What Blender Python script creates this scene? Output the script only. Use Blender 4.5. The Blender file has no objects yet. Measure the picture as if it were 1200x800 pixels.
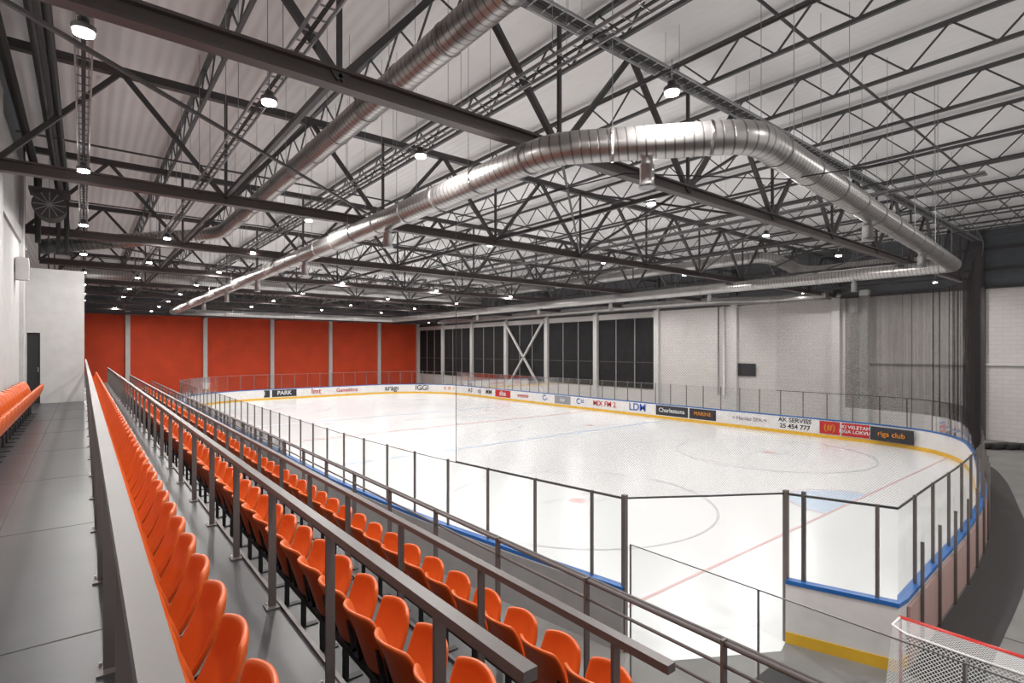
import bpy, math, random
from mathutils import Vector, Matrix
random.seed(4)
S = bpy.context.scene
S.view_settings.view_transform = 'Standard'
S.view_settings.exposure = 0.72
E = 5.2   # eye height above the ice

# ------------------------------------------------------------------ materials
def mat(name, col, rough=0.5, metal=0.0, var=0.06, scale=3.0, bump=0.0, bscale=40, spec=0.5):
    m = bpy.data.materials.new(name); m.use_nodes = True
    nt = m.node_tree; b = nt.nodes['Principled BSDF']
    b.inputs['Roughness'].default_value = rough
    b.inputs['Metallic'].default_value = metal
    b.inputs['Specular IOR Level'].default_value = spec
    tc = nt.nodes.new('ShaderNodeTexCoord')
    n = nt.nodes.new('ShaderNodeTexNoise'); n.inputs['Scale'].default_value = scale; n.inputs['Detail'].default_value = 4
    nt.links.new(tc.outputs['Object'], n.inputs['Vector'])
    r = nt.nodes.new('ShaderNodeValToRGB')
    r.color_ramp.elements[0].position = 0.3; r.color_ramp.elements[1].position = 0.7
    r.color_ramp.elements[0].color = tuple(c*(1-var) for c in col)+(1,)
    r.color_ramp.elements[1].color = tuple(min(1, c*(1+var)) for c in col)+(1,)
    nt.links.new(n.outputs['Fac'], r.inputs['Fac'])
    nt.links.new(r.outputs['Color'], b.inputs['Base Color'])
    if bump > 0:
        n2 = nt.nodes.new('ShaderNodeTexNoise'); n2.inputs['Scale'].default_value = bscale
        nt.links.new(tc.outputs['Object'], n2.inputs['Vector'])
        bp = nt.nodes.new('ShaderNodeBump'); bp.inputs['Strength'].default_value = bump
        nt.links.new(n2.outputs['Fac'], bp.inputs['Height']); nt.links.new(bp.outputs['Normal'], b.inputs['Normal'])
    return m

def math_node(nt, op, a, b=None):
    n = nt.nodes.new('ShaderNodeMath'); n.operation = op
    for i, v in enumerate((a, b)):
        if v is None: continue
        if isinstance(v, (int, float)): n.inputs[i].default_value = v
        else: nt.links.new(v, n.inputs[i])
    return n.outputs[0]

M = {}
M['orange'] = mat('orange_plastic', (0.60, 0.105, 0.015), 0.34, var=0.05)
M['black'] = mat('black_metal', (0.012, 0.012, 0.013), 0.5)
M['rail'] = mat('grey_painted_rail', (0.115, 0.102, 0.099), 0.4)
M['steel'] = mat('dark_steel', (0.058, 0.053, 0.054), 0.5)
M['steel_b'] = mat('brown_steel', (0.070, 0.053, 0.052), 0.45)
M['joist'] = mat('joist_steel', (0.08, 0.08, 0.082), 0.5)
M['galv'] = mat('galvanised', (0.35, 0.35, 0.36), 0.4, 0.7)
M['post'] = mat('glass_post', (0.17, 0.15, 0.14), 0.4, 0.4)
M['white'] = mat('white_wall', (0.46, 0.455, 0.45), 0.75)
M['column'] = mat('white_column', (0.58, 0.57, 0.56), 0.6)
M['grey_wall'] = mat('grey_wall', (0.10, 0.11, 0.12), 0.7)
M['red_wall'] = mat('red_wall', (0.62, 0.058, 0.013), 0.75, var=0.10, scale=0.6)
M['board'] = mat('board_white', (0.70, 0.68, 0.67), 0.3)
M['pink'] = mat('board_outer', (0.48, 0.31, 0.28), 0.4)
M['outer'] = mat('board_back', (0.30, 0.29, 0.29), 0.5)
M['blue'] = mat('blue_cap', (0.02, 0.12, 0.38), 0.35)
M['yellow'] = mat('yellow_kick', (0.72, 0.42, 0.03), 0.4)
M['stand'] = mat('stand_floor', (0.046, 0.047, 0.050), 0.33, var=0.2, scale=1.5, bump=0.04, bscale=90, spec=0.4)
M['concrete'] = mat('concrete', (0.18, 0.175, 0.17), 0.5, var=0.2, scale=0.7, bump=0.08)
M['rubber'] = mat('rubber', (0.032, 0.030, 0.030), 0.75)
M['drape'] = mat('black_drape', (0.007, 0.007, 0.008), 0.85, var=0.5, scale=1.2)
M['seam'] = mat('seam', (0.02, 0.02, 0.02), 0.6)
M['net_red'] = mat('goal_red', (0.50, 0.02, 0.015), 0.35)
M['line_red'] = mat('line_red', (0.66, 0.44, 0.44), 0.3)
M['line_blue'] = mat('line_blue', (0.52, 0.61, 0.73), 0.3)
M['line_grey'] = mat('crease_grey', (0.54, 0.54, 0.57), 0.3)
M['txt_dark'] = mat('print_dark', (0.02, 0.02, 0.025), 0.5)
M['txt_red'] = mat('print_red', (0.45, 0.015, 0.015), 0.5)
M['txt_blue'] = mat('print_blue', (0.02, 0.09, 0.38), 0.5)
M['txt_white'] = mat('print_white', (0.70, 0.70, 0.70), 0.5)
M['txt_orange'] = mat('print_orange', (0.62, 0.23, 0.02), 0.5)
M['txt_grey'] = mat('print_grey', (0.25, 0.25, 0.27), 0.5)
M['ice'] = mat('ice', (0.74, 0.75, 0.76), 0.24, var=0.01, scale=0.15)

def wavy_white(name, col, scale, direction, strength):
    m = mat(name, col, 0.6, var=0.04, scale=0.4)
    nt = m.node_tree; b = nt.nodes['Principled BSDF']
    tc = nt.nodes.new('ShaderNodeTexCoord'); w = nt.nodes.new('ShaderNodeTexWave')
    w.bands_direction = direction; w.inputs['Scale'].default_value = scale
    nt.links.new(tc.outputs['Object'], w.inputs['Vector'])
    bp = nt.nodes.new('ShaderNodeBump'); bp.inputs['Strength'].default_value = strength; bp.inputs['Distance'].default_value = 0.03
    nt.links.new(w.outputs['Fac'], bp.inputs['Height']); nt.links.new(bp.outputs['Normal'], b.inputs['Normal'])
    return m
M['ceiling'] = wavy_white('ceiling_sheet', (0.88, 0.87, 0.865), 1.2, 'X', 0.4)

def block_mat():
    m = mat('white_block', (0.66, 0.64, 0.62), 0.7)
    nt = m.node_tree; b = nt.nodes['Principled BSDF']
    tc = nt.nodes.new('ShaderNodeTexCoord'); sp = nt.nodes.new('ShaderNodeSeparateXYZ'); cb = nt.nodes.new('ShaderNodeCombineXYZ')
    nt.links.new(tc.outputs['Object'], sp.inputs[0]); nt.links.new(sp.outputs[1], cb.inputs[0]); nt.links.new(sp.outputs[2], cb.inputs[1])
    br = nt.nodes.new('ShaderNodeTexBrick'); br.inputs['Scale'].default_value = 1.0
    br.inputs['Brick Width'].default_value = 0.6; br.inputs['Row Height'].default_value = 0.25; br.inputs['Mortar Size'].default_value = 0.012
    br.inputs['Color1'].default_value = (0.62, 0.585, 0.57, 1); br.inputs['Color2'].default_value = (0.59, 0.555, 0.54, 1); br.inputs['Mortar'].default_value = (0.50, 0.47, 0.46, 1)
    nt.links.new(cb.outputs[0], br.inputs['Vector']); nt.links.new(br.outputs['Color'], b.inputs['Base Color'])
    return m
M['block'] = block_mat()

def duct_mat():
    m = mat('spiral_duct', (0.43, 0.415, 0.405), 0.34, 0.88, var=0.10, scale=1.5)
    nt = m.node_tree; b = nt.nodes['Principled BSDF']
    uv = nt.nodes.new('ShaderNodeUVMap'); sp = nt.nodes.new('ShaderNodeSeparateXYZ'); nt.links.new(uv.outputs[0], sp.inputs[0])
    s = math_node(nt, 'ADD', math_node(nt, 'MULTIPLY', sp.outputs[1], 7.0), sp.outputs[0])
    f = math_node(nt, 'FRACT', s)
    t = math_node(nt, 'ABSOLUTE', math_node(nt, 'SUBTRACT', f, 0.5))
    g = math_node(nt, 'GREATER_THAN', t, 0.41)
    mx = nt.nodes.new('ShaderNodeMix'); mx.data_type = 'RGBA'
    old = b.inputs['Base Color'].links[0].from_socket
    nt.links.new(g, mx.inputs[0]); nt.links.new(old, mx.inputs[6]); mx.inputs[7].default_value = (0.21, 0.20, 0.195, 1)
    nt.links.new(mx.outputs[2], b.inputs['Base Color'])
    bp = nt.nodes.new('ShaderNodeBump'); bp.inputs['Strength'].default_value = 0.8; bp.inputs['Distance'].default_value = 0.03
    nt.links.new(g, bp.inputs['Height']); nt.links.new(bp.outputs['Normal'], b.inputs['Normal'])
    return m
M['duct'] = duct_mat()

def glass_mat():
    m = bpy.data.materials.new('clear_glass'); m.use_nodes = True; nt = m.node_tree; nt.nodes.clear()
    o = nt.nodes.new('ShaderNodeOutputMaterial'); mx = nt.nodes.new('ShaderNodeMixShader')
    t = nt.nodes.new('ShaderNodeBsdfTransparent'); t.inputs[0].default_value = (0.91, 0.93, 0.925, 1)
    g = nt.nodes.new('ShaderNodeBsdfGlossy'); g.inputs['Roughness'].default_value = 0.06
    fr = nt.nodes.new('ShaderNodeFresnel'); fr.inputs[0].default_value = 1.35
    k = math_node(nt, 'MULTIPLY', fr.outputs[0], 0.6)
    nt.links.new(k, mx.inputs[0]); nt.links.new(t.outputs[0], mx.inputs[1]); nt.links.new(g.outputs[0], mx.inputs[2])
    nt.links.new(mx.outputs[0], o.inputs[0]); return m
M['glass'] = glass_mat()

def net_mat(name, col, cell, width):
    m = bpy.data.materials.new(name); m.use_nodes = True; nt = m.node_tree; nt.nodes.clear()
    o = nt.nodes.new('ShaderNodeOutputMaterial'); mx = nt.nodes.new('ShaderNodeMixShader')
    t = nt.nodes.new('ShaderNodeBsdfTransparent'); d = nt.nodes.new('ShaderNodeBsdfDiffuse'); d.inputs[0].default_value = col+(1,)
    uv = nt.nodes.new('ShaderNodeUVMap'); sp = nt.nodes.new('ShaderNodeSeparateXYZ'); nt.links.new(uv.outputs[0], sp.inputs[0])
    a = math_node(nt, 'FRACT', math_node(nt, 'DIVIDE', math_node(nt, 'ADD', sp.outputs[0], sp.outputs[1]), cell))
    b = math_node(nt, 'FRACT', math_node(nt, 'DIVIDE', math_node(nt, 'SUBTRACT', sp.outputs[0], sp.outputs[1]), cell))
    k = math_node(nt, 'MAXIMUM', math_node(nt, 'LESS_THAN', a, width), math_node(nt, 'LESS_THAN', b, width))
    nt.links.new(k, mx.inputs[0]); nt.links.new(t.outputs[0], mx.inputs[1]); nt.links.new(d.outputs[0], mx.inputs[2])
    nt.links.new(mx.outputs[0], o.inputs[0]); return m
M['net'] = net_mat('safety_net', (0.03, 0.027, 0.027), 0.045, 0.06)
M['net_fold'] = net_mat('safety_net_fold', (0.03, 0.027, 0.027), 0.045, 0.30)
M['goalnet'] = net_mat('goal_netting', (0.72, 0.72, 0.72), 0.05, 0.2)

def emis(name, col, s):
    m = bpy.data.materials.new(name); m.use_nodes = True; b = m.node_tree.nodes['Principled BSDF']
    b.inputs['Emission Color'].default_value = col+(1,); b.inputs['Emission Strength'].default_value = s
    return m
M['led'] = emis('led_emitter', (1, 0.98, 0.95), 25)

# ------------------------------------------------------------------ mesh builder
class MB:
    def __init__(s): s.v = []; s.f = []; s.m = []; s.mats = []; s.sm = []; s.uv = {}
    def mi(s, key):
        if key not in s.mats: s.mats.append(key)
        return s.mats.index(key)
    def face(s, pts, key, smooth=False, uvs=None):
        b = len(s.v); s.v += [tuple(p) for p in pts]; 
        if uvs: s.uv[len(s.f)] = uvs
        s.f.append(tuple(range(b, b+len(pts)))); s.m.append(s.mi(key)); s.sm.append(smooth)
    def hexa(s, c, key):
        b = len(s.v); s.v += [tuple(p) for p in c]
        for f in ((0,3,2,1),(4,5,6,7),(0,1,5,4),(1,2,6,5),(2,3,7,6),(3,0,4,7)):
            s.f.append(tuple(b+i for i in f)); s.m.append(s.mi(key)); s.sm.append(False)
    def box(s, a, b, key):
        (x0,y0,z0),(x1,y1,z1) = a, b
        s.hexa([(x0,y0,z0),(x1,y0,z0),(x1,y1,z0),(x0,y1,z0),(x0,y0,z1),(x1,y0,z1),(x1,y1,z1),(x0,y1,z1)], key)
    def beam(s, p, q, w, h, key):
        p = Vector(p); q = Vector(q); t = (q-p).normalized()
        up = Vector((0,0,1)) if abs(t.z) < 0.95 else Vector((0,1,0))
        sd = t.cross(up).normalized(); u = sd.cross(t).normalized()
        sd *= w/2; u *= h/2
        s.hexa([p-sd-u, p+sd-u, q+sd-u, q-sd-u, p-sd+u, p+sd+u, q+sd+u, q-sd+u], key)
    def ibeam(s, p, q, w, h, key, tf=0.03):
        p = Vector(p); q = Vector(q); o = Vector((0,0,h/2-tf/2))
        s.beam(p+o, q+o, w, tf, key); s.beam(p-o, q-o, w, tf, key); s.beam(p, q, 0.025, h-2*tf, key)
    def tube(s, pts, r, key, n=8, caps=True, uvs=False):
        pts = [Vector(p) for p in pts]; rings = []; L = 0; Ls = []
        for i, p in enumerate(pts):
            a = pts[max(0, i-1)]; c = pts[min(len(pts)-1, i+1)]
            t = (c-a).normalized()
            up = Vector((0,0,1)) if abs(t.z) < 0.9 else Vector((0,1,0))
            sd = t.cross(up).normalized(); u = sd.cross(t).normalized()
            rr = r
            if 0 < i < len(pts)-1:
                d1 = (p-a).normalized(); d2 = (c-p).normalized(); rr = r/max(0.6, math.cos(d1.angle(d2)/2))
            if i: L += (p-pts[i-1]).length
            Ls.append(L)
            base = len(s.v)
            for k in range(n):
                an = 2*math.pi*k/n
                s.v.append(tuple(p+sd*math.cos(an)*(rr if abs(t.z) < .9 else r)+u*math.sin(an)*r))
            rings.append(base)
        for i in range(len(rings)-1):
            for k in range(n):
                k2 = (k+1) % n
                if uvs: s.uv[len(s.f)] = [(k/n, Ls[i]), ((k+1)/n, Ls[i]), ((k+1)/n, Ls[i+1]), (k/n, Ls[i+1])]
                s.f.append((rings[i]+k, rings[i]+k2, rings[i+1]+k2, rings[i+1]+k)); s.m.append(s.mi(key)); s.sm.append(n > 5)
        if caps:
            for b in (rings[0], rings[-1]):
                s.f.append(tuple(b+k for k in range(n))); s.m.append(s.mi(key)); s.sm.append(False)
    def obj(s, name, parent=None):
        me = bpy.data.meshes.new(name); me.from_pydata(s.v, [], s.f)
        for k in s.mats: me.materials.append(M[k])
        me.polygons.foreach_set('material_index', s.m); me.polygons.foreach_set('use_smooth', s.sm)
        if s.uv:
            ul = me.uv_layers.new(name='UVMap')
            for fi, uvs in s.uv.items():
                for j, li in enumerate(me.polygons[fi].loop_indices): ul.data[li].uv = uvs[j]
        me.update()
        o = bpy.data.objects.new(name, me); S.collection.objects.link(o)
        if parent: o.parent = parent
        return o

# ------------------------------------------------------------------ camera
cam = bpy.data.cameras.new('camera'); co = bpy.data.objects.new('camera', cam); S.collection.objects.link(co)
cam.sensor_width = 36; cam.lens = 18.8; cam.shift_y = 10/1200.0; cam.clip_end = 300; cam.clip_start = 0.05
co.location = (0, 0, E); co.rotation_euler = (math.radians(90), 0, math.radians(-38.7)); S.camera = co

WX = 41.0; WY = 74.6; CZ = E+7.0; LX = -1.45; CH = CZ-.01

# ------------------------------------------------------------------ room shell
b = MB(); b.box((-6, -8, -0.2), (WX+.3, WY+.3, 0.0), 'concrete'); b.obj('floor')
b = MB(); b.box((-6, -8, CZ), (WX+.3, WY+.3, CZ+.2), 'ceiling'); b.obj('ceiling')
b = MB()
zt = E+4.3
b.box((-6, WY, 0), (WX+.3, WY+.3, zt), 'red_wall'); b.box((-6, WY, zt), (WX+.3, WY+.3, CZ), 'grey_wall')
b.obj('wall_back')
b = MB()
zr = E+3.6
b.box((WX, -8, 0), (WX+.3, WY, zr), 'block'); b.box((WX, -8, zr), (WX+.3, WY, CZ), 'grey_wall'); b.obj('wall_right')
b = MB()
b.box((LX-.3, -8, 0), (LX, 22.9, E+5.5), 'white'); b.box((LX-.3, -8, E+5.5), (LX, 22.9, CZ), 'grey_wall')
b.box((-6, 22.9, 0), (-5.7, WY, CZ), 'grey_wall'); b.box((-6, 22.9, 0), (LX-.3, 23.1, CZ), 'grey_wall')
b.obj('wall_left')
b = MB()
b.box((LX, 22.7, E-1.7), (-1.40, 23.0, E+2.6), 'white'); b.box((-1.40, 22.7, E+0.55), (-1.08, 23.0, E+2.6), 'white')
b.box((-1.08, 22.7, E-1.7), (0.02, 23.0, E+2.6), 'white')
b.obj('wall_walkway_end')
b = MB(); b.box((-1.395, 22.78, E-1.7), (-1.085, 22.84, E+0.545), 'black'); b.box((-1.14, 22.74, E-0.7), (-1.12, 22.78, E-0.55), 'galv'); b.obj('door_1')
b = MB()
b.box((LX, 8.0, E-1.7), (LX+.12, 8.6, E+5.5), 'white'); b.box((LX, 15.0, E-1.7), (LX+.12, 15.6, E+5.5), 'white')
b.box((LX, 20.9, E-1.7), (LX+.10, 21.3, E+5.5), 'white'); b.box((LX, 8.6, E+3.1), (LX+.06, 22.7, E+3.5), 'outer')
b.obj('trim_4')

ys = [7.3]+[7.45*k for k in range(2, 11)]
b = MB()
for x in (3.9, 11.6, 19.3, 27.0, 34.3, 40.8):
    b.box((x-.22, WY-.35, 0), (x+.22, WY, zt+.1), 'column')
b.obj('trim_1')
b = MB()
for y in ys[:-1]:
    k = 'column' if y > 10 else 'steel'
    b.box((WX-.35, y-.25, 0), (WX, y+.25, zr+.3), k); b.box((WX-.3, y-.2, zr+.3), (WX, y+.2, CH), 'steel')
b.box((WX-.5, 12.9, 0), (WX, 13.4, zr+.4), 'column'); b.box((WX-.8, 13.4, zr-1.1), (WX, 13.9, zr-.2), 'column')
b.obj('trim_2')
b = MB()
for z in (E+4.6, E+5.8): b.box((WX-.12, -8, z), (WX, WY, z+.14), 'steel')
b.box((WX-.15, -8, E-.9), (WX, 12.9, E-.78), 'column')
b.box((WX-.15, -8, zr-.05), (WX, WY, zr+.1), 'steel')
b.obj('trim_3')
for i in range(4, 10):
    y0 = 7.45*i+.3; y1 = 7.45*(i+1)-.3
    if i == 9: y1 = 74.0
    b = MB(); b.box((WX-.08, y0, 1.6), (WX, y1, E+3.0), 'drape')
    n = 3
    for k in range(1, n):
        yy = y0+(y1-y0)*k/n; b.box((WX-.12, yy-.045, 1.6), (WX-.08, yy+.045, E+3.0), 'outer')
    b.box((WX-.12, y0, E-1.2), (WX-.08, y1, E-1.12), 'steel')
    b.obj('window_%d' % (i-3))
b = MB(); 
b.beam((WX-.5, 44.9, .2), (WX-.5, 51.9, zr-.3), .2, .2, 'column'); b.beam((WX-.5, 51.9, .2), (WX-.5, 44.9, zr-.3), .2, .2, 'column'); b.obj('cross_brace')
b = MB(); b.box((WX-.12, 20.7, E-2.0), (WX-.02, 22.3, E-1.1), 'black'); b.box((WX-.14, 20.66, E-2.04), (WX-.1, 22.34, E-1.06), 'txt_dark'); b.obj('wall_screen')
b = MB(); b.tube([(WX-.12, 23.3, 1.5), (WX-.12, 23.3, zr)], .10, 'column'); b.tube([(WX-.12, 23.8, 1.5), (WX-.12, 23.8, zr)], .06, 'galv'); b.obj('wall_pipe')

# ------------------------------------------------------------------ grandstand
tiers = [(LX+.005, .17, E-1.7), (.17, 1.37, E-2.25), (1.37, 2.61, E-2.8), (2.61, 3.87, E-3.35)]
YE = 46.0
b = MB()
for i, (x0, x1, z) in enumerate(tiers):
    if i == 0:
        b.box((x0, -6, 0), (x1, 22.69, z), 'stand'); b.box((0.03, 22.69, 0), (x1, YE, z), 'stand')
    else: b.box((x0, -6, 0), (x1, YE, z), 'stand')
    b.box((x1-.03, -6, z), (x1, YE, z+.03), 'rail')
for k in range(0, 10):
    y = 1.5+2.6*k
    if y < 22: b.box((LX+.005, y, E-1.7), (.14, y+.012, E-1.6985), 'seam')
b.box((-0.62, -6, E-1.7), (-0.61, 22.6, E-1.6985), 'seam')
b.obj('grandstand')

def fence(name, X, zf, y0, y1, hh=1.08, tube_style=False):
    b = MB(); zt = zf+hh
    if not tube_style:
        b.box((X-.034, y0, zt-.05), (X+.034, y1, zt), 'rail')
    else:
        b.tube([(X, y0, zt), (X, y1, zt)], .022, 'rail'); b.tube([(X, y0, zt-.17), (X, y1, zt-.17)], .015, 'rail')
        b.tube([(X, y0, zt-.36), (X, y1, zt-.36)], .015, 'rail'); b.tube([(X+.09, y0, zt-.02), (X+.09, y1, zt-.02)], .018, 'rail')
    y = 2.15-1.41*5
    while y < y1:
        if y > y0:
            b.box((X-.03, y-.012, zf+.01), (X+.03, y+.012, zt-.05 if not tube_style else zt+.03), 'rail')
            b.box((X-.06, y-.07, zf), (X+.06, y+.07, zf+.014), 'rail')
            for sx in (-.04, .04): b.tube([(X+sx, y+.045, zf+.014), (X+sx, y+.045, zf+.03)], .008, 'galv', 6)
        y += 1.41
    return b.obj(name)
fence('guard_rail', .11, E-1.7, -5, YE, hh=1.10)
fence('guard_rail', 1.29, E-2.25, 1.5, YE, hh=1.07)
fence('guard_rail', 2.53, E-2.8, 1.75, YE, hh=1.07)
fence('guard_rail', 3.77, E-3.35, -5, YE, hh=1.14, tube_style=True)

def seat_row(X, z, y0, n):
    verts = []; faces = []
    def shell(fn, N=10):
        base = len(verts)
        for i in range(N+1):
            for j in range(N+1):
                s = -1+2*i/N; t = -1+2*j/N
                k = .46
                a = s*math.sqrt(1-k*t*t/2); c = t*math.sqrt(1-k*s*s/2)
                verts.append(fn(a, c))
        for i in range(N):
            for j in range(N):
                p = base+i*(N+1)+j
                faces.append((p, p+1, p+N+2, p+N+1))
    shell(lambda s, t: (-.08*(t+1)-.05*max(0, t)**2+.11*s*s*(.6+.4*abs(t)), .265*s*(1-.04*t), .60+.275*t))
    shell(lambda s, t: (.21-.08*s*s-.06*t*t+.10*t, .245*s, .57+.235*t))
    me = bpy.data.meshes.new('stadium_seat_row'); me.from_pydata(verts, [], faces); me.materials.append(M['orange'])
    for p in me.polygons: p.use_smooth = True
    o = bpy.data.objects.new('stadium_seat_row', me); S.collection.objects.link(o); o.location = (X, y0, z)
    so = o.modifiers.new('solid', 'SOLIDIFY'); so.thickness = .035; so.offset = 0
    sb = o.modifiers.new('sub', 'SUBSURF'); sb.levels = 1; sb.render_levels = 1
    ar = o.modifiers.new('arr', 'ARRAY'); ar.use_relative_offset = False; ar.use_constant_offset = True
    ar.constant_offset_displace = (0, .56, 0); ar.count = n
    f = MB()
    f.box((-.03, -.28, .28), (.03, .28, .33), 'black')
    f.box((-.02, -.05, 0), (.02, .0, .30), 'black'); f.box((-.14, -.06, 0), (.14, .01, .012), 'black')
    for sy in (-.21, .21):
        f.beam((-.02, sy, .31), (.13, sy, .38), .03, .06, 'black'); f.beam((-.0, sy, .31), (-.05, sy, .60), .03, .03, 'black')
    fo = f.obj('frame', o)
    ar = fo.modifiers.new('arr', 'ARRAY'); ar.use_relative_offset = False; ar.use_constant_offset = True
    ar.constant_offset_displace = (0, .56, 0); ar.count = n
seat_row(.42, E-2.25, .9, 79)
seat_row(1.74, E-2.8, 1.1, 79)
seat_row(3.14, E-3.35, 1.2, 79)
seat_row(-1.10, E-1.7, 9.5, 18)

# ------------------------------------------------------------------ rink outline
def cr(pts, n=8):
    out = []
    for i in range(len(pts)-1):
        p0 = Vector(pts[max(0, i-1)]); p1 = Vector(pts[i]); p2 = Vector(pts[i+1]); p3 = Vector(pts[min(len(pts)-1, i+2)])
        for k in range(n):
            t = k/n
            out.append(.5*((2*p1)+(p2-p0)*t+(2*p0-5*p1+4*p2-p3)*t*t+(-p0+3*p1-3*p2+p3)*t**3))
    out.append(Vector(pts[-1])); return out
def arc(cx, cy, r, a0, a1, n=14):
    return [Vector((cx+r*math.cos(math.radians(a0+(a1-a0)*k/n)), cy+r*math.sin(math.radians(a0+(a1-a0)*k/n)))) for k in range(n+1)]
end_c = cr([(10.3, 2.85), (12.5, 2.95), (16, 3.1), (20, 3.5), (24.5, 4.4), (28.5, 5.3), (31.5, 6.3), (33.4, 7.8), (34.2, 10), (34.3, 13)], 5)
near_c = cr([(6.2, 19), (6.25, 16), (6.5, 12), (6.9, 8.7), (7.3, 6.0)], 5)
G2 = Vector((9.8, 4.4)); G1 = Vector((7.3, 6.0))
path = [G2]+end_c+arc(25.8, 51, 8.5, 0, 90)+arc(14.7, 51, 8.5, 90, 180)+near_c

def offs(p, d):
    r = []
    for i, q in enumerate(p):
        a = p[max(0, i-1)]; c = p[min(len(p)-1, i+1)]; t = (c-a).normalized(); n = Vector((t.y, -t.x)); r.append(q+n*d)
    return r
def strip(b, p, z0, z1, th, key):
    A = offs(p, -th/2); B = offs(p, th/2)
    for i in range(len(p)-1):
        a, c, d, e = A[i], A[i+1], B[i+1], B[i]
        b.hexa([(a.x,a.y,z0),(c.x,c.y,z0),(d.x,d.y,z0),(e.x,e.y,z0),(a.x,a.y,z1),(c.x,c.y,z1),(d.x,d.y,z1),(e.x,e.y,z1)], key)
def sample(p, step, s0=0.0):
    out = []; L = 0; nxt = s0
    for i in range(len(p)-1):
        seg = (p[i+1]-p[i]).length
        while nxt <= L+seg:
            t = (nxt-L)/seg if seg else 0
            out.append((p[i].lerp(p[i+1], t), (p[i+1]-p[i]).normalized())); nxt += step
        L += seg
    return out
b = MB()
strip(b, path, 0.0, .20, .14, 'yellow'); strip(b, path, .20, 1.05, .11, 'board'); strip(b, path, 1.05, 1.12, .15, 'blue')
strip(b, offs(end_c[1:32], .085), 0.03, .98, .04, 'pink')
strip(b, offs([Vector((6.2, 51))]+near_c, .085), 0.0, 1.04, .04, 'outer')
boards = b.obj('rink_boards')
b = MB()
p = path
for i in range(len(p)-1):
    a, c = p[i], p[i+1]
    b.face([(a.x,a.y,1.12),(c.x,c.y,1.12),(c.x,c.y,2.62),(a.x,a.y,2.62)], 'glass')
b.obj('glass', boards)
b = MB()
strip(b, path, 2.612, 2.63, .015, 'galv')
for q, t in sample(path, 1.35, 0.0):
    b.beam((q.x, q.y, 1.12), (q.x, q.y, 2.66), .045, .05, 'post')
for q, t in sample(end_c[2:40], 1.35, .3):
    n = Vector((t.y, -t.x)); q = q+n*.13; b.beam((q.x, q.y, 0), (q.x, q.y, 1.9), .04, .05, 'post')
for q in (G1, G2):
    b.beam((q.x, q.y, 0), (q.x, q.y, 2.7), .08, .08, 'post'); 
b.beam((9.93, 4.15, 0), (9.93, 4.15, 2.7), .06, .06, 'post')
b.obj('glass_posts', boards)

# ice
me = bpy.data.meshes.new('ice_rink')
ip = path+[Vector((7.7, 5.3)), Vector((9.4, 4.3))]
me.from_pydata([(q.x, q.y, .004) for q in ip], [], [tuple(range(len(ip)))]); me.materials.append(M['ice']); me.update()
if me.polygons[0].normal.z < 0: me.flip_normals()
o = bpy.data.objects.new('ice_rink', me); S.collection.objects.link(o)
b = MB(); zz = .009
def ring(cx, cy, r, w, key, a0=0, a1=360, n=48):
    for k in range(n):
        a = math.radians(a0+(a1-a0)*k/n); c = math.radians(a0+(a1-a0)*(k+1)/n)
        b.face([(cx+r*math.cos(a), cy+r*math.sin(a), zz), (cx+(r+w)*math.cos(a), cy+(r+w)*math.sin(a), zz), (cx+(r+w)*math.cos(c), cy+(r+w)*math.sin(c), zz), (cx+r*math.cos(c), cy+r*math.sin(c), zz)], key)
def rect(x0, y0, x1, y1, key, z=zz): b.face([(x0,y0,z),(x1,y0,z),(x1,y1,z),(x0,y1,z)], key)
rect(7.4, 6.95, 33.0, 7.03, 'line_red'); rect(7.2, 55.5, 33.3, 55.58, 'line_red')
rect(6.4, 31.3, 34.1, 31.6, 'line_red'); rect(6.4, 23.6, 34.1, 23.9, 'line_blue'); rect(6.4, 39.0, 34.1, 39.3, 'line_blue')
for cx in (13.3, 27.2):
    for cy in (13, 49.5):
        ring(cx, cy, 4.5, .08, 'line_grey'); ring(cx, cy, 0, .3, 'line_red', n=16)
        for sx in (-.6, .6):
            for sy in (-.5, .5): rect(cx+sx-.45, cy+sy-.03, cx+sx+.45, cy+sy+.03, 'line_grey')
for cx in (13.3, 27.2):
    for cy in (25.5, 37.4): ring(cx, cy, 0, .3, 'line_red', n=16)
ring(20.2, 31.45, 4.5, .08, 'line_blue'); ring(20.2, 7.03, 0, 1.8, 'line_blue', 0, 180); ring(20.2, 7.03, 1.8, .06, 'line_red', 0, 180); ring(20.2, 55.5, 1.8, .06, 'line_red', 180, 360)
b.obj('markings', o)

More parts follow.
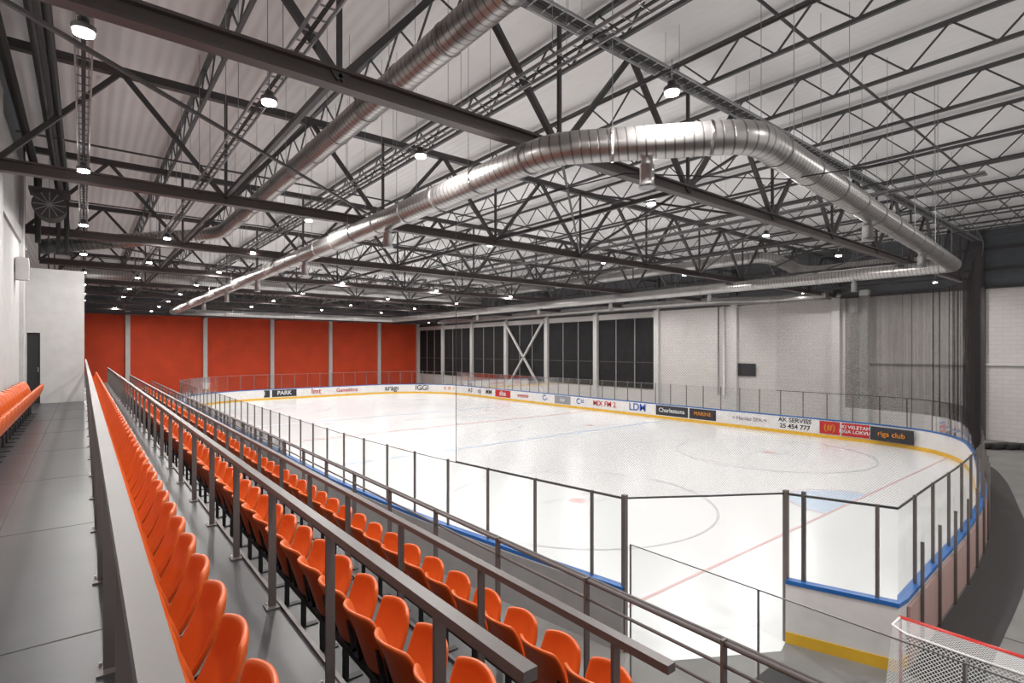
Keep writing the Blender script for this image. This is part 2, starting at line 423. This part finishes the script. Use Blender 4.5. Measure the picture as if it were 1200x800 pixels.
# adverts on the boards
def text(body, pos, ax, size, key, squash=1.0):
    cu = bpy.data.curves.new('lettering', 'FONT'); cu.body = body; cu.size = size; cu.align_x = 'CENTER'; cu.align_y = 'CENTER'
    cu.materials.append(M[key]); cu.offset = size*.014
    t = bpy.data.objects.new('lettering', cu); S.collection.objects.link(t)
    X = Vector(ax).normalized(); Y = Vector((0,0,1)); Z = X.cross(Y)
    m = Matrix((X*squash, Y, Z)).transposed().to_4x4(); m.translation = Vector(pos); t.parent = boards; t.matrix_world = m
ads = [(8.6, 10.7, 'txt_dark', 'riga club', 'txt_orange', .38), (10.8, 12.2, 'txt_red', 'IKI VELETAM\nRIGA LOKVIA', 'txt_white', .26), (12.3, 13.4, 'txt_red', '(#)', 'txt_orange', .5),
       (13.7, 16.0, None, 'AK SERVISS\n25 454 777', 'txt_dark', .38), (16.6, 18.9, None, '= Hamlet SPA =', 'txt_grey', .34), (20.1, 22.2, 'txt_dark', 'MARINE', 'txt_orange', .36), (22.3, 25.1, 'txt_dark', 'Charlestons', 'txt_white', .44),
       (25.6, 28.1, None, 'LDM', 'txt_blue', .8), (29.0, 31.6, None, 'MIX FM 2', 'txt_red', .6), (32.2, 34.0, None, 'C=', 'txt_blue', .7), (34.3, 36.4, 'txt_grey', 'ice', 'txt_white', .5), (36.8, 38.6, None, 'C-', 'txt_blue', .7),
       (39.7, 42.3, None, 'svennis', 'txt_red', .55), (43, 45.6, 'txt_red', 'disa', 'txt_white', .7), (46, 47.5, None, 'MM', 'txt_dark', .7), (47.8, 49.2, None, 'o)', 'txt_dark', .7), (49.6, 51, None, 'A3', 'txt_dark', .7)]
b = MB()
for (y0, y1, bg, tx, tk, sz) in ads:
    x = 34.3-.058
    if y0 < 13: x = {8.6: 33.78, 10.8: 34.16, 12.3: 34.2}[y0]
    dx = .42 if y0 == 8.6 else 0
    if bg: b.face([(x-dx*.5, y0, .26), (x-dx*.5+dx, y1, .26), (x-dx*.5+dx, y1, 1.0), (x-dx*.5, y0, 1.0)], bg)
    text(tx, (x-.02-dx*.1, (y0+y1)/2, .65), (-.2 if dx else 0, -1, 0), sz, tk, 1.05)
yb = 59.5-.06
for (x0, x1, bg, tx, tk) in [(13, 15.2, 'txt_dark', 'hotel', 'txt_white'), (15.4, 17.9, 'txt_dark', 'PARK', 'txt_white'), (18.5, 21.5, None, 'lmt', 'txt_red'), (22, 25, None, 'Gametime', 'txt_red')]:
    if bg: b.face([(x0, yb, .26), (x1, yb, .26), (x1, yb, 1.0), (x0, yb, 1.0)], bg)
    text(tx, ((x0+x1)/2, yb-.02, .65), (1, 0, 0), .8 if tx == 'lmt' else .6, tk)
for ang, tx, tk in [(70, 'garage', 'txt_dark'), (45, 'IGGI', 'txt_dark'), (20, '= = =', 'txt_orange')]:
    a = math.radians(ang); text(tx, (25.8+8.4*math.cos(a), 51+8.4*math.sin(a), .65), (math.sin(a), -math.cos(a), 0), .85, tk)
b.obj('advert_panels', boards)

# safety net around the near end
full = cr([(6.68, 10.4), (6.9, 8.7), (7.3, 6.0)], 5)+[Vector((8.0, 5.55)), Vector((8.6, 5.15)), Vector((9.2, 4.78)), G2]+end_c+[Vector((34.3, 16))]
def net_strip(b, pts, z0, z1, key):
    L = 0
    for i in range(len(pts)-1):
        a, c = pts[i], pts[i+1]; L2 = L+(c-a).length
        b.face([(a.x,a.y,z0),(c.x,c.y,z0),(c.x,c.y,z1),(a.x,a.y,z1)], key, uvs=[(L,z0),(L2,z0),(L2,z1),(L,z1)])
        L = L2
b = MB(); net_strip(b, full, 2.62, E+3.05, 'net')
fold = [q+Vector((math.sin(i*1.7)*.08, .12+math.cos(i*2.3)*.08)) for i, q in enumerate(cr([tuple(v) for v in end_c[16:44]], 3))]
net_strip(b, fold, 1.9, E+3.05, 'net_fold')
net = b.obj('safety_net')
b = MB()
b.tube([(q.x, q.y, 2.64) for q in full], .018, 'black', 5)
b.tube([(q.x, q.y, E+3.05) for q in full], .012, 'black', 5)
b.tube([(full[0].x, full[0].y, 2.6), (full[0].x, full[0].y, E+3.05)], .008, 'black', 5)
b.obj('net_rope', net)

# bench-side glass screen in front of stand
b = MB()
for k in range(4):
    y1 = 4.6-1.74*k; y0 = y1-1.72
    b.face([(5.72, y0+.02, .1), (5.72, y1-.0, .1), (5.72, y1-.0, E-2.6), (5.72, y0+.02, E-2.6)], 'glass')
    b.box((5.712, y1-.01, 0), (5.728, y1+.01, E-2.6), 'galv')
b.box((5.714, -2.36, E-2.61), (5.726, 4.6, E-2.598), 'galv'); b.box((5.70, -2.36, 0), (5.74, 4.6, .1), 'galv')
b.obj('glass_screen')
# players' bench behind the near boards
b = MB()
b.box((5.45, 19, .42), (5.85, 37, .47), 'board')
for k in range(10): b.box((5.5, 19.2+1.9*k, 0), (5.8, 19.3+1.9*k, .42), 'rail')
b.box((4.98, 18, 0), (5.04, 38, 1.1), 'board'); b.box((4.96, 18, 1.1), (5.06, 38, 1.15), 'yellow')
b.face([(5.01, 18, 1.15), (5.01, 38, 1.15), (5.01, 38, 2.3), (5.01, 18, 2.3)], 'glass')
for k in range(15): b.box((4.98, 18+1.42*k, 1.15), (5.04, 18.05+1.42*k, 2.33), 'post')
b.obj('players_bench')

# floor mats and seams
b = MB()
strip(b, offs(end_c, .55), .0, .012, .85, 'rubber')
b.box((4.2, -2, 0), (9.0, 4.2, .01), 'rubber')
b.obj('rubber_mat')
b = MB()
for k in range(12):
    b.box((10+3*k, -3, 0), (10.02+3*k, 2.0, .004), 'seam')
for y in (-1.2, .4): b.box((9.5, y, 0), (40, y+.02, .004), 'seam')
for x in (12, 17, 22): b.box((x, 1.3, 0), (x+3.6, 1.55, .006), 'column')
b.obj('floor_joints')
b = MB()
for k in range(4):
    b.tube([(36.5+.5*k, 6.6-.5*k, .16), (38.2+.2*k, 5.7-.3*k, .16)], .16, 'rubber', 14)
b.obj('rolled_mats')
b = MB()
b.box((39.6, 3.0, .35), (40.3, 3.9, 1.15), 'board'); b.box((39.65, 3.05, 0), (40.25, 3.85, .35), 'black'); b.box((39.55, 2.95, 1.15), (40.35, 3.95, 1.2), 'galv')
b.obj('storage_cabinet')

# hockey goal
b = MB()
gx = 9.5; y0 = .85; y1 = 2.6; H = 1.22
b.tube([(gx, y0, 0), (gx, y0, H), (gx, y1, H), (gx, y1, 0)], .03, 'net_red', 10)
back = [(gx, y1, .03), (gx-.6, y1+.05, .03), (gx-1.0, y1-.25, .03), (gx-1.1, (y0+y1)/2, .03), (gx-1.0, y0+.25, .03), (gx-.6, y0-.05, .03), (gx, y0, .03)]
b.tube(back, .025, 'net_red', 8)
top = [(gx, y1, H), (gx-.35, y1, H), (gx-.5, y1-.2, H), (gx-.52, (y0+y1)/2, H), (gx-.5, y0+.2, H), (gx-.35, y0, H), (gx, y0, H)]
b.tube(top, .018, 'txt_white', 8)
b.tube([top[3], back[3]], .018, 'txt_white', 8)
L = 0
for i in range(6):
    a, c = Vector(top[i]), Vector(top[i+1]); d, e = Vector(back[i+1]), Vector(back[i]); L2 = L+(d-e).length
    b.face([a, c, d, e], 'goalnet', uvs=[(L, 1.3), (L2, 1.3), (L2, 0), (L, 0)]); L = L2
b.face(top, 'goalnet', uvs=[(q[0], q[1]) for q in top])
b.obj('hockey_goal')

# ------------------------------------------------------------------ roof structure
X0, X1 = LX+.01, WX-.3
b = MB()
zb = E+3.75; ztp = E+6.25
npan = 10; dx = (X1-X0)/npan
for i, y in enumerate(ys[:-1]):
    b.ibeam((X0, y, zb), (X1, y, zb), .20, .26, 'steel_b', .04)
    b.beam((X0, y, ztp), (X1, y, ztp), .18, .18, 'steel')
    for k in range(npan):
        xa = X0+k*dx; xm = xa+dx/2; xb = xa+dx
        b.beam((xa, y, zb), (xm, y, ztp), .10, .10, 'steel'); b.beam((xm, y, ztp), (xb, y, zb), .10, .10, 'steel')
        b.beam((xa, y, zb), (xa, y, ztp), .065, .065, 'steel')
b.obj('roof_truss')
b = MB()
zl = E+6.1; zu = E+6.85
xs = [X0+.8+2.95*k for k in range(14)]
for x in xs:
    b.beam((x, -8, zu), (x, WY, zu), .10, .09, 'joist'); b.beam((x, -8, zl), (x, WY, zl), .075, .075, 'joist')
    y = -7.45; st = 1.49
    while y < WY-1.5:
        b.beam((x, y, zu), (x, y+st/2, zl), .035, .035, 'joist'); b.beam((x, y+st/2, zl), (x, y+st, zu), .035, .035, 'joist'); y += st
b.obj('roof_joist')
b = MB()
for x in (X0+dx*1.0, X0+dx*3, X0+dx*5, X0+dx*7, X0+dx*9):
    b.beam((x, ys[0], zb+.1), (x, WY, zb+.1), .08, .10, 'steel')
for x in (X0+dx*4, X0+dx*7):
    for i in range(0, 8, 2):
        ya, yb2 = ys[i], ys[i+1]
        b.beam((x, ya, zb), (x, yb2, ztp), .07, .07, 'steel'); b.beam((x, ya, ztp), (x, yb2, zb), .07, .07, 'steel')
for i in range(0, 9, 2):
    for k in range(0, 10, 2):
        b.beam((X0+k*dx, ys[i], zb+.05), (X0+(k+2)*dx, ys[i+1] if i < 8 else WY, zb+.05), .05, .05, 'steel')
b.obj('roof_bracing')

def tray(name, p, q, w=.3):
    b = MB(); p = Vector(p); q = Vector(q); t = (q-p).normalized(); sd = t.cross(Vector((0,0,1))).normalized()*w/2
    b.beam(p+sd, q+sd, .02, .06, 'galv'); b.beam(p-sd, q-sd, .02, .06, 'galv')
    L = (q-p).length; k = 0.0
    while k < L: b.beam(p+t*k-sd, p+t*k+sd, .02, .02, 'galv'); k += .3
    b.beam(p, q, .05, .02, 'rubber')
    k = 1.0
    while k < L:
        for s in (sd, -sd): c = p+t*k+s; b.tube([c, (c.x, c.y, CH)], .006, 'galv', 4, False)
        k += 3.0
    b.obj(name)
tray('cable_tray', (0.0, 0, E+3.95), (0.0, 50, E+3.95), .18)
tray('cable_tray', (2.25, 1.5, E+4.05), (2.25, 60, E+4.05), .22)
tray('cable_tray', (5.75, 2, E+4.5), (5.75, 60, E+4.5), .3)
tray('cable_tray', (6, 6.9, E+5.95), (38, 6.9, E+5.95), .35)
tray('cable_tray', (17.5, 3, E+4.4), (17.5, 60, E+4.4), .3)

b = MB()
for y in (4.2, 11.2, 18.6, 26, 33.5, 41, 48.4): b.tube([(LX+.1, y, E+5.6), (WX-.4, y, E+5.6)], .03, 'steel', 6)
for x in (9.0, 20.5, 32): b.tube([(x, -2, E+5.5), (x, 70, E+5.5)], .03, 'steel', 6)
b.obj('sprinkler_main')
b = MB()
for x, z, r in ((-.62, E+5.0, .05), (-.42, E+5.0, .05), (-1.1, E+5.3, .07)):
    b.tube([(x, 0, z), (x, 22, z), (x, 22, z-2)], r, 'black', 10)
b.obj('sprinkler_pipe')

# ------------------------------------------------------------------ ducts
def round_path(pts, r=1.0, n=3):
    pts = [Vector(p) for p in pts]; out = [pts[0]]
    for i in range(1, len(pts)-1):
        a = (pts[i-1]-pts[i]); c = (pts[i+1]-pts[i]); rr = min(r, a.length*.45, c.length*.45)
        p0 = pts[i]+a.normalized()*rr; p2 = pts[i]+c.normalized()*rr
        for k in range(n+1):
            t = k/n; out.append(p0*(1-t)**2+pts[i]*2*t*(1-t)+p2*t*t)
    out.append(pts[-1]); return out
def dense(pts, step=3.0):
    out = [pts[0]]
    for a, c in zip(pts, pts[1:]):
        L = (c-a).length; n = max(1, int(L/step))
        for k in range(1, n+1): out.append(a.lerp(c, k/n))
    return out
def duct(name, pts, r, rad=1.0, hang=True, flange=1.5, nozzles=()):
    b = MB(); rp = round_path(pts, rad); pp = dense(rp)
    b.tube(pp, r, 'duct', 28, True, True)
    L = 0; nxt = .5; cnt = 0
    for a, c in zip(pp, pp[1:]):
        seg = (c-a).length; t = (c-a).normalized()
        while nxt < L+seg:
            m = a+t*(nxt-L); b.tube([m-t*.02, m+t*.02], r+.012, 'duct', 28)
            if hang and cnt % 2 == 0:
                s = t.cross(Vector((0,0,1))).normalized()*r
                for sg in (s, -s): b.tube([m+sg, (m.x+sg.x, m.y+sg.y, CH)], .006, 'galv', 4, False)
            nxt += flange; cnt += 1
        L += seg
    for (x, y, z) in nozzles:
        b.tube([(x, y, z-r*.6), (x, y, z-r-.12)], .09, 'galv', 14); b.tube([(x, y, z-r-.10), (x, y, z-r-.42)], .115, 'duct', 16)
        b.tube([(x, y, z-r-.42), (x, y, z-r-.46)], .13, 'galv', 16)
    return b.obj(name)
dz = E+3.3
loop = [(6.0, 54, dz), (6.0, 6.45, dz), (8.05, 4.1, dz), (26.6, 5.5, dz), (26.6, 54, dz), (6.0, 54, dz)]
noz = [(7.0, 5.3, dz), (6.0, 12.5, dz), (6.0, 19, dz), (6.0, 25.5, dz), (6, 32, dz), (6, 39, dz), (14.5, 4.62, dz), (20.5, 5.05, dz), (26.6, 9, dz), (26.6, 16, dz), (26.6, 23, dz), (26.6, 30, dz), (26.6, 38, dz)]
duct('supply_duct', loop, .26, .4, nozzles=noz)
d2 = E+4.75
duct('return_duct', [(4.35, -1, d2), (4.35, 24.5, d2), (-1.2, 24.5, d2-1.2)], .25, 1.0)
duct('extract_duct', [(30, 40, E+5.3), (30, 14.5, E+5.3), (33.5, 14.0, E+4.6), (33.5, 9, E+4.6), (38, 8.2, E+4.6)], .32, 1.0)
duct('extract_duct', [(36, 60, E+3.6), (36, 22, E+3.6), (38.5, 19, E+3.6), (38.5, 14.6, E+3.6)], .28, 1.0)
duct('exhaust_duct', [(6, 31, E+4.9), (29, 31, E+4.9)], .25, 1.0)
duct('exhaust_duct', [(-1, 41, E+4.6), (29, 41, E+4.6)], .3, 1.0)

b = MB(); b.tube([(-.75, 20.0, E+4.1), (-.75, 20.8, E+4.1)], .36, 'black', 24); b.tube([(-.75, 19.95, E+4.1), (-.75, 20.0, E+4.1)], .39, 'steel', 24)
for k in range(6):
    a = math.pi*k/6; b.beam((-.75-.36*math.cos(a), 19.94, E+4.1-.36*math.sin(a)), (-.75+.36*math.cos(a), 19.94, E+4.1+.36*math.sin(a)), .02, .02, 'galv')
b.box((-1.2, 20.0, E+4.48), (-.3, 20.8, E+4.58), 'steel'); b.obj('ventilation_fan')
b = MB(); b.box((LX+.02, 19.5, E+1.9), (LX+.28, 19.85, E+2.5), 'column'); b.box((LX+.28, 19.55, E+1.95), (LX+.29, 19.8, E+2.45), 'galv'); b.box((LX, 19.6, E+2.1), (LX+.02, 19.75, E+2.3), 'black'); b.obj('loudspeaker')

# ------------------------------------------------------------------ lamps
lm = None
def lamp(x, y, z, pw):
    global lm
    if lm is None:
        b = MB(); b.tube([(0,0,.17), (0,0,.08)], .06, 'steel', 16); b.tube([(0,0,.08), (0,0,.02)], .12, 'steel', 20)
        b.tube([(0,0,.02), (0,0,-.015)], .10, 'led', 20)
        b.tube([(0,0,.17), (0,0,.5)], .01, 'galv', 4, False)
        o = b.obj('high_bay_lamp'); lm = o.data
    else:
        o = bpy.data.objects.new('high_bay_lamp', lm); S.collection.objects.link(o)
    o.location = (x, y, z)
    l = bpy.data.lights.new('lamp_light', 'AREA'); l.shape = 'DISK'; l.size = .2; l.energy = pw; l.color = (1, .965, .93)
    lo = bpy.data.objects.new('lamp_light', l); S.collection.objects.link(lo); lo.parent = o; lo.location = (0, 0, -.03)
PW = 140
zl = E+3.65
for k in range(8): lamp(0.0, 7.9+6.1*k, zl, PW*.45)
for k in range(10): lamp(2.2, 2.3+6.35*k, zl+.1, PW*.75)
for k in range(10): lamp(5.1, 9.2+6.6*k, zl+.1, PW)
lamp(6.8, 4.7, zl+.15, PW)
for x in (11.4, 17.5, 23.5, 30.0, 37.0):
    for k in range(9): lamp(x, 8.5+7.0*k, zl+.1, PW)
lamp(9.5, -1.5, zl+1, PW*1.3); lamp(20, 0, zl+1.5, PW*1.5); lamp(32, 0, zl+1.5, PW*1.5)

w = bpy.data.worlds.new('world'); S.world = w; w.use_nodes = True
w.node_tree.nodes['Background'].inputs[0].default_value = (1, .98, .96, 1); w.node_tree.nodes['Background'].inputs[1].default_value = .5
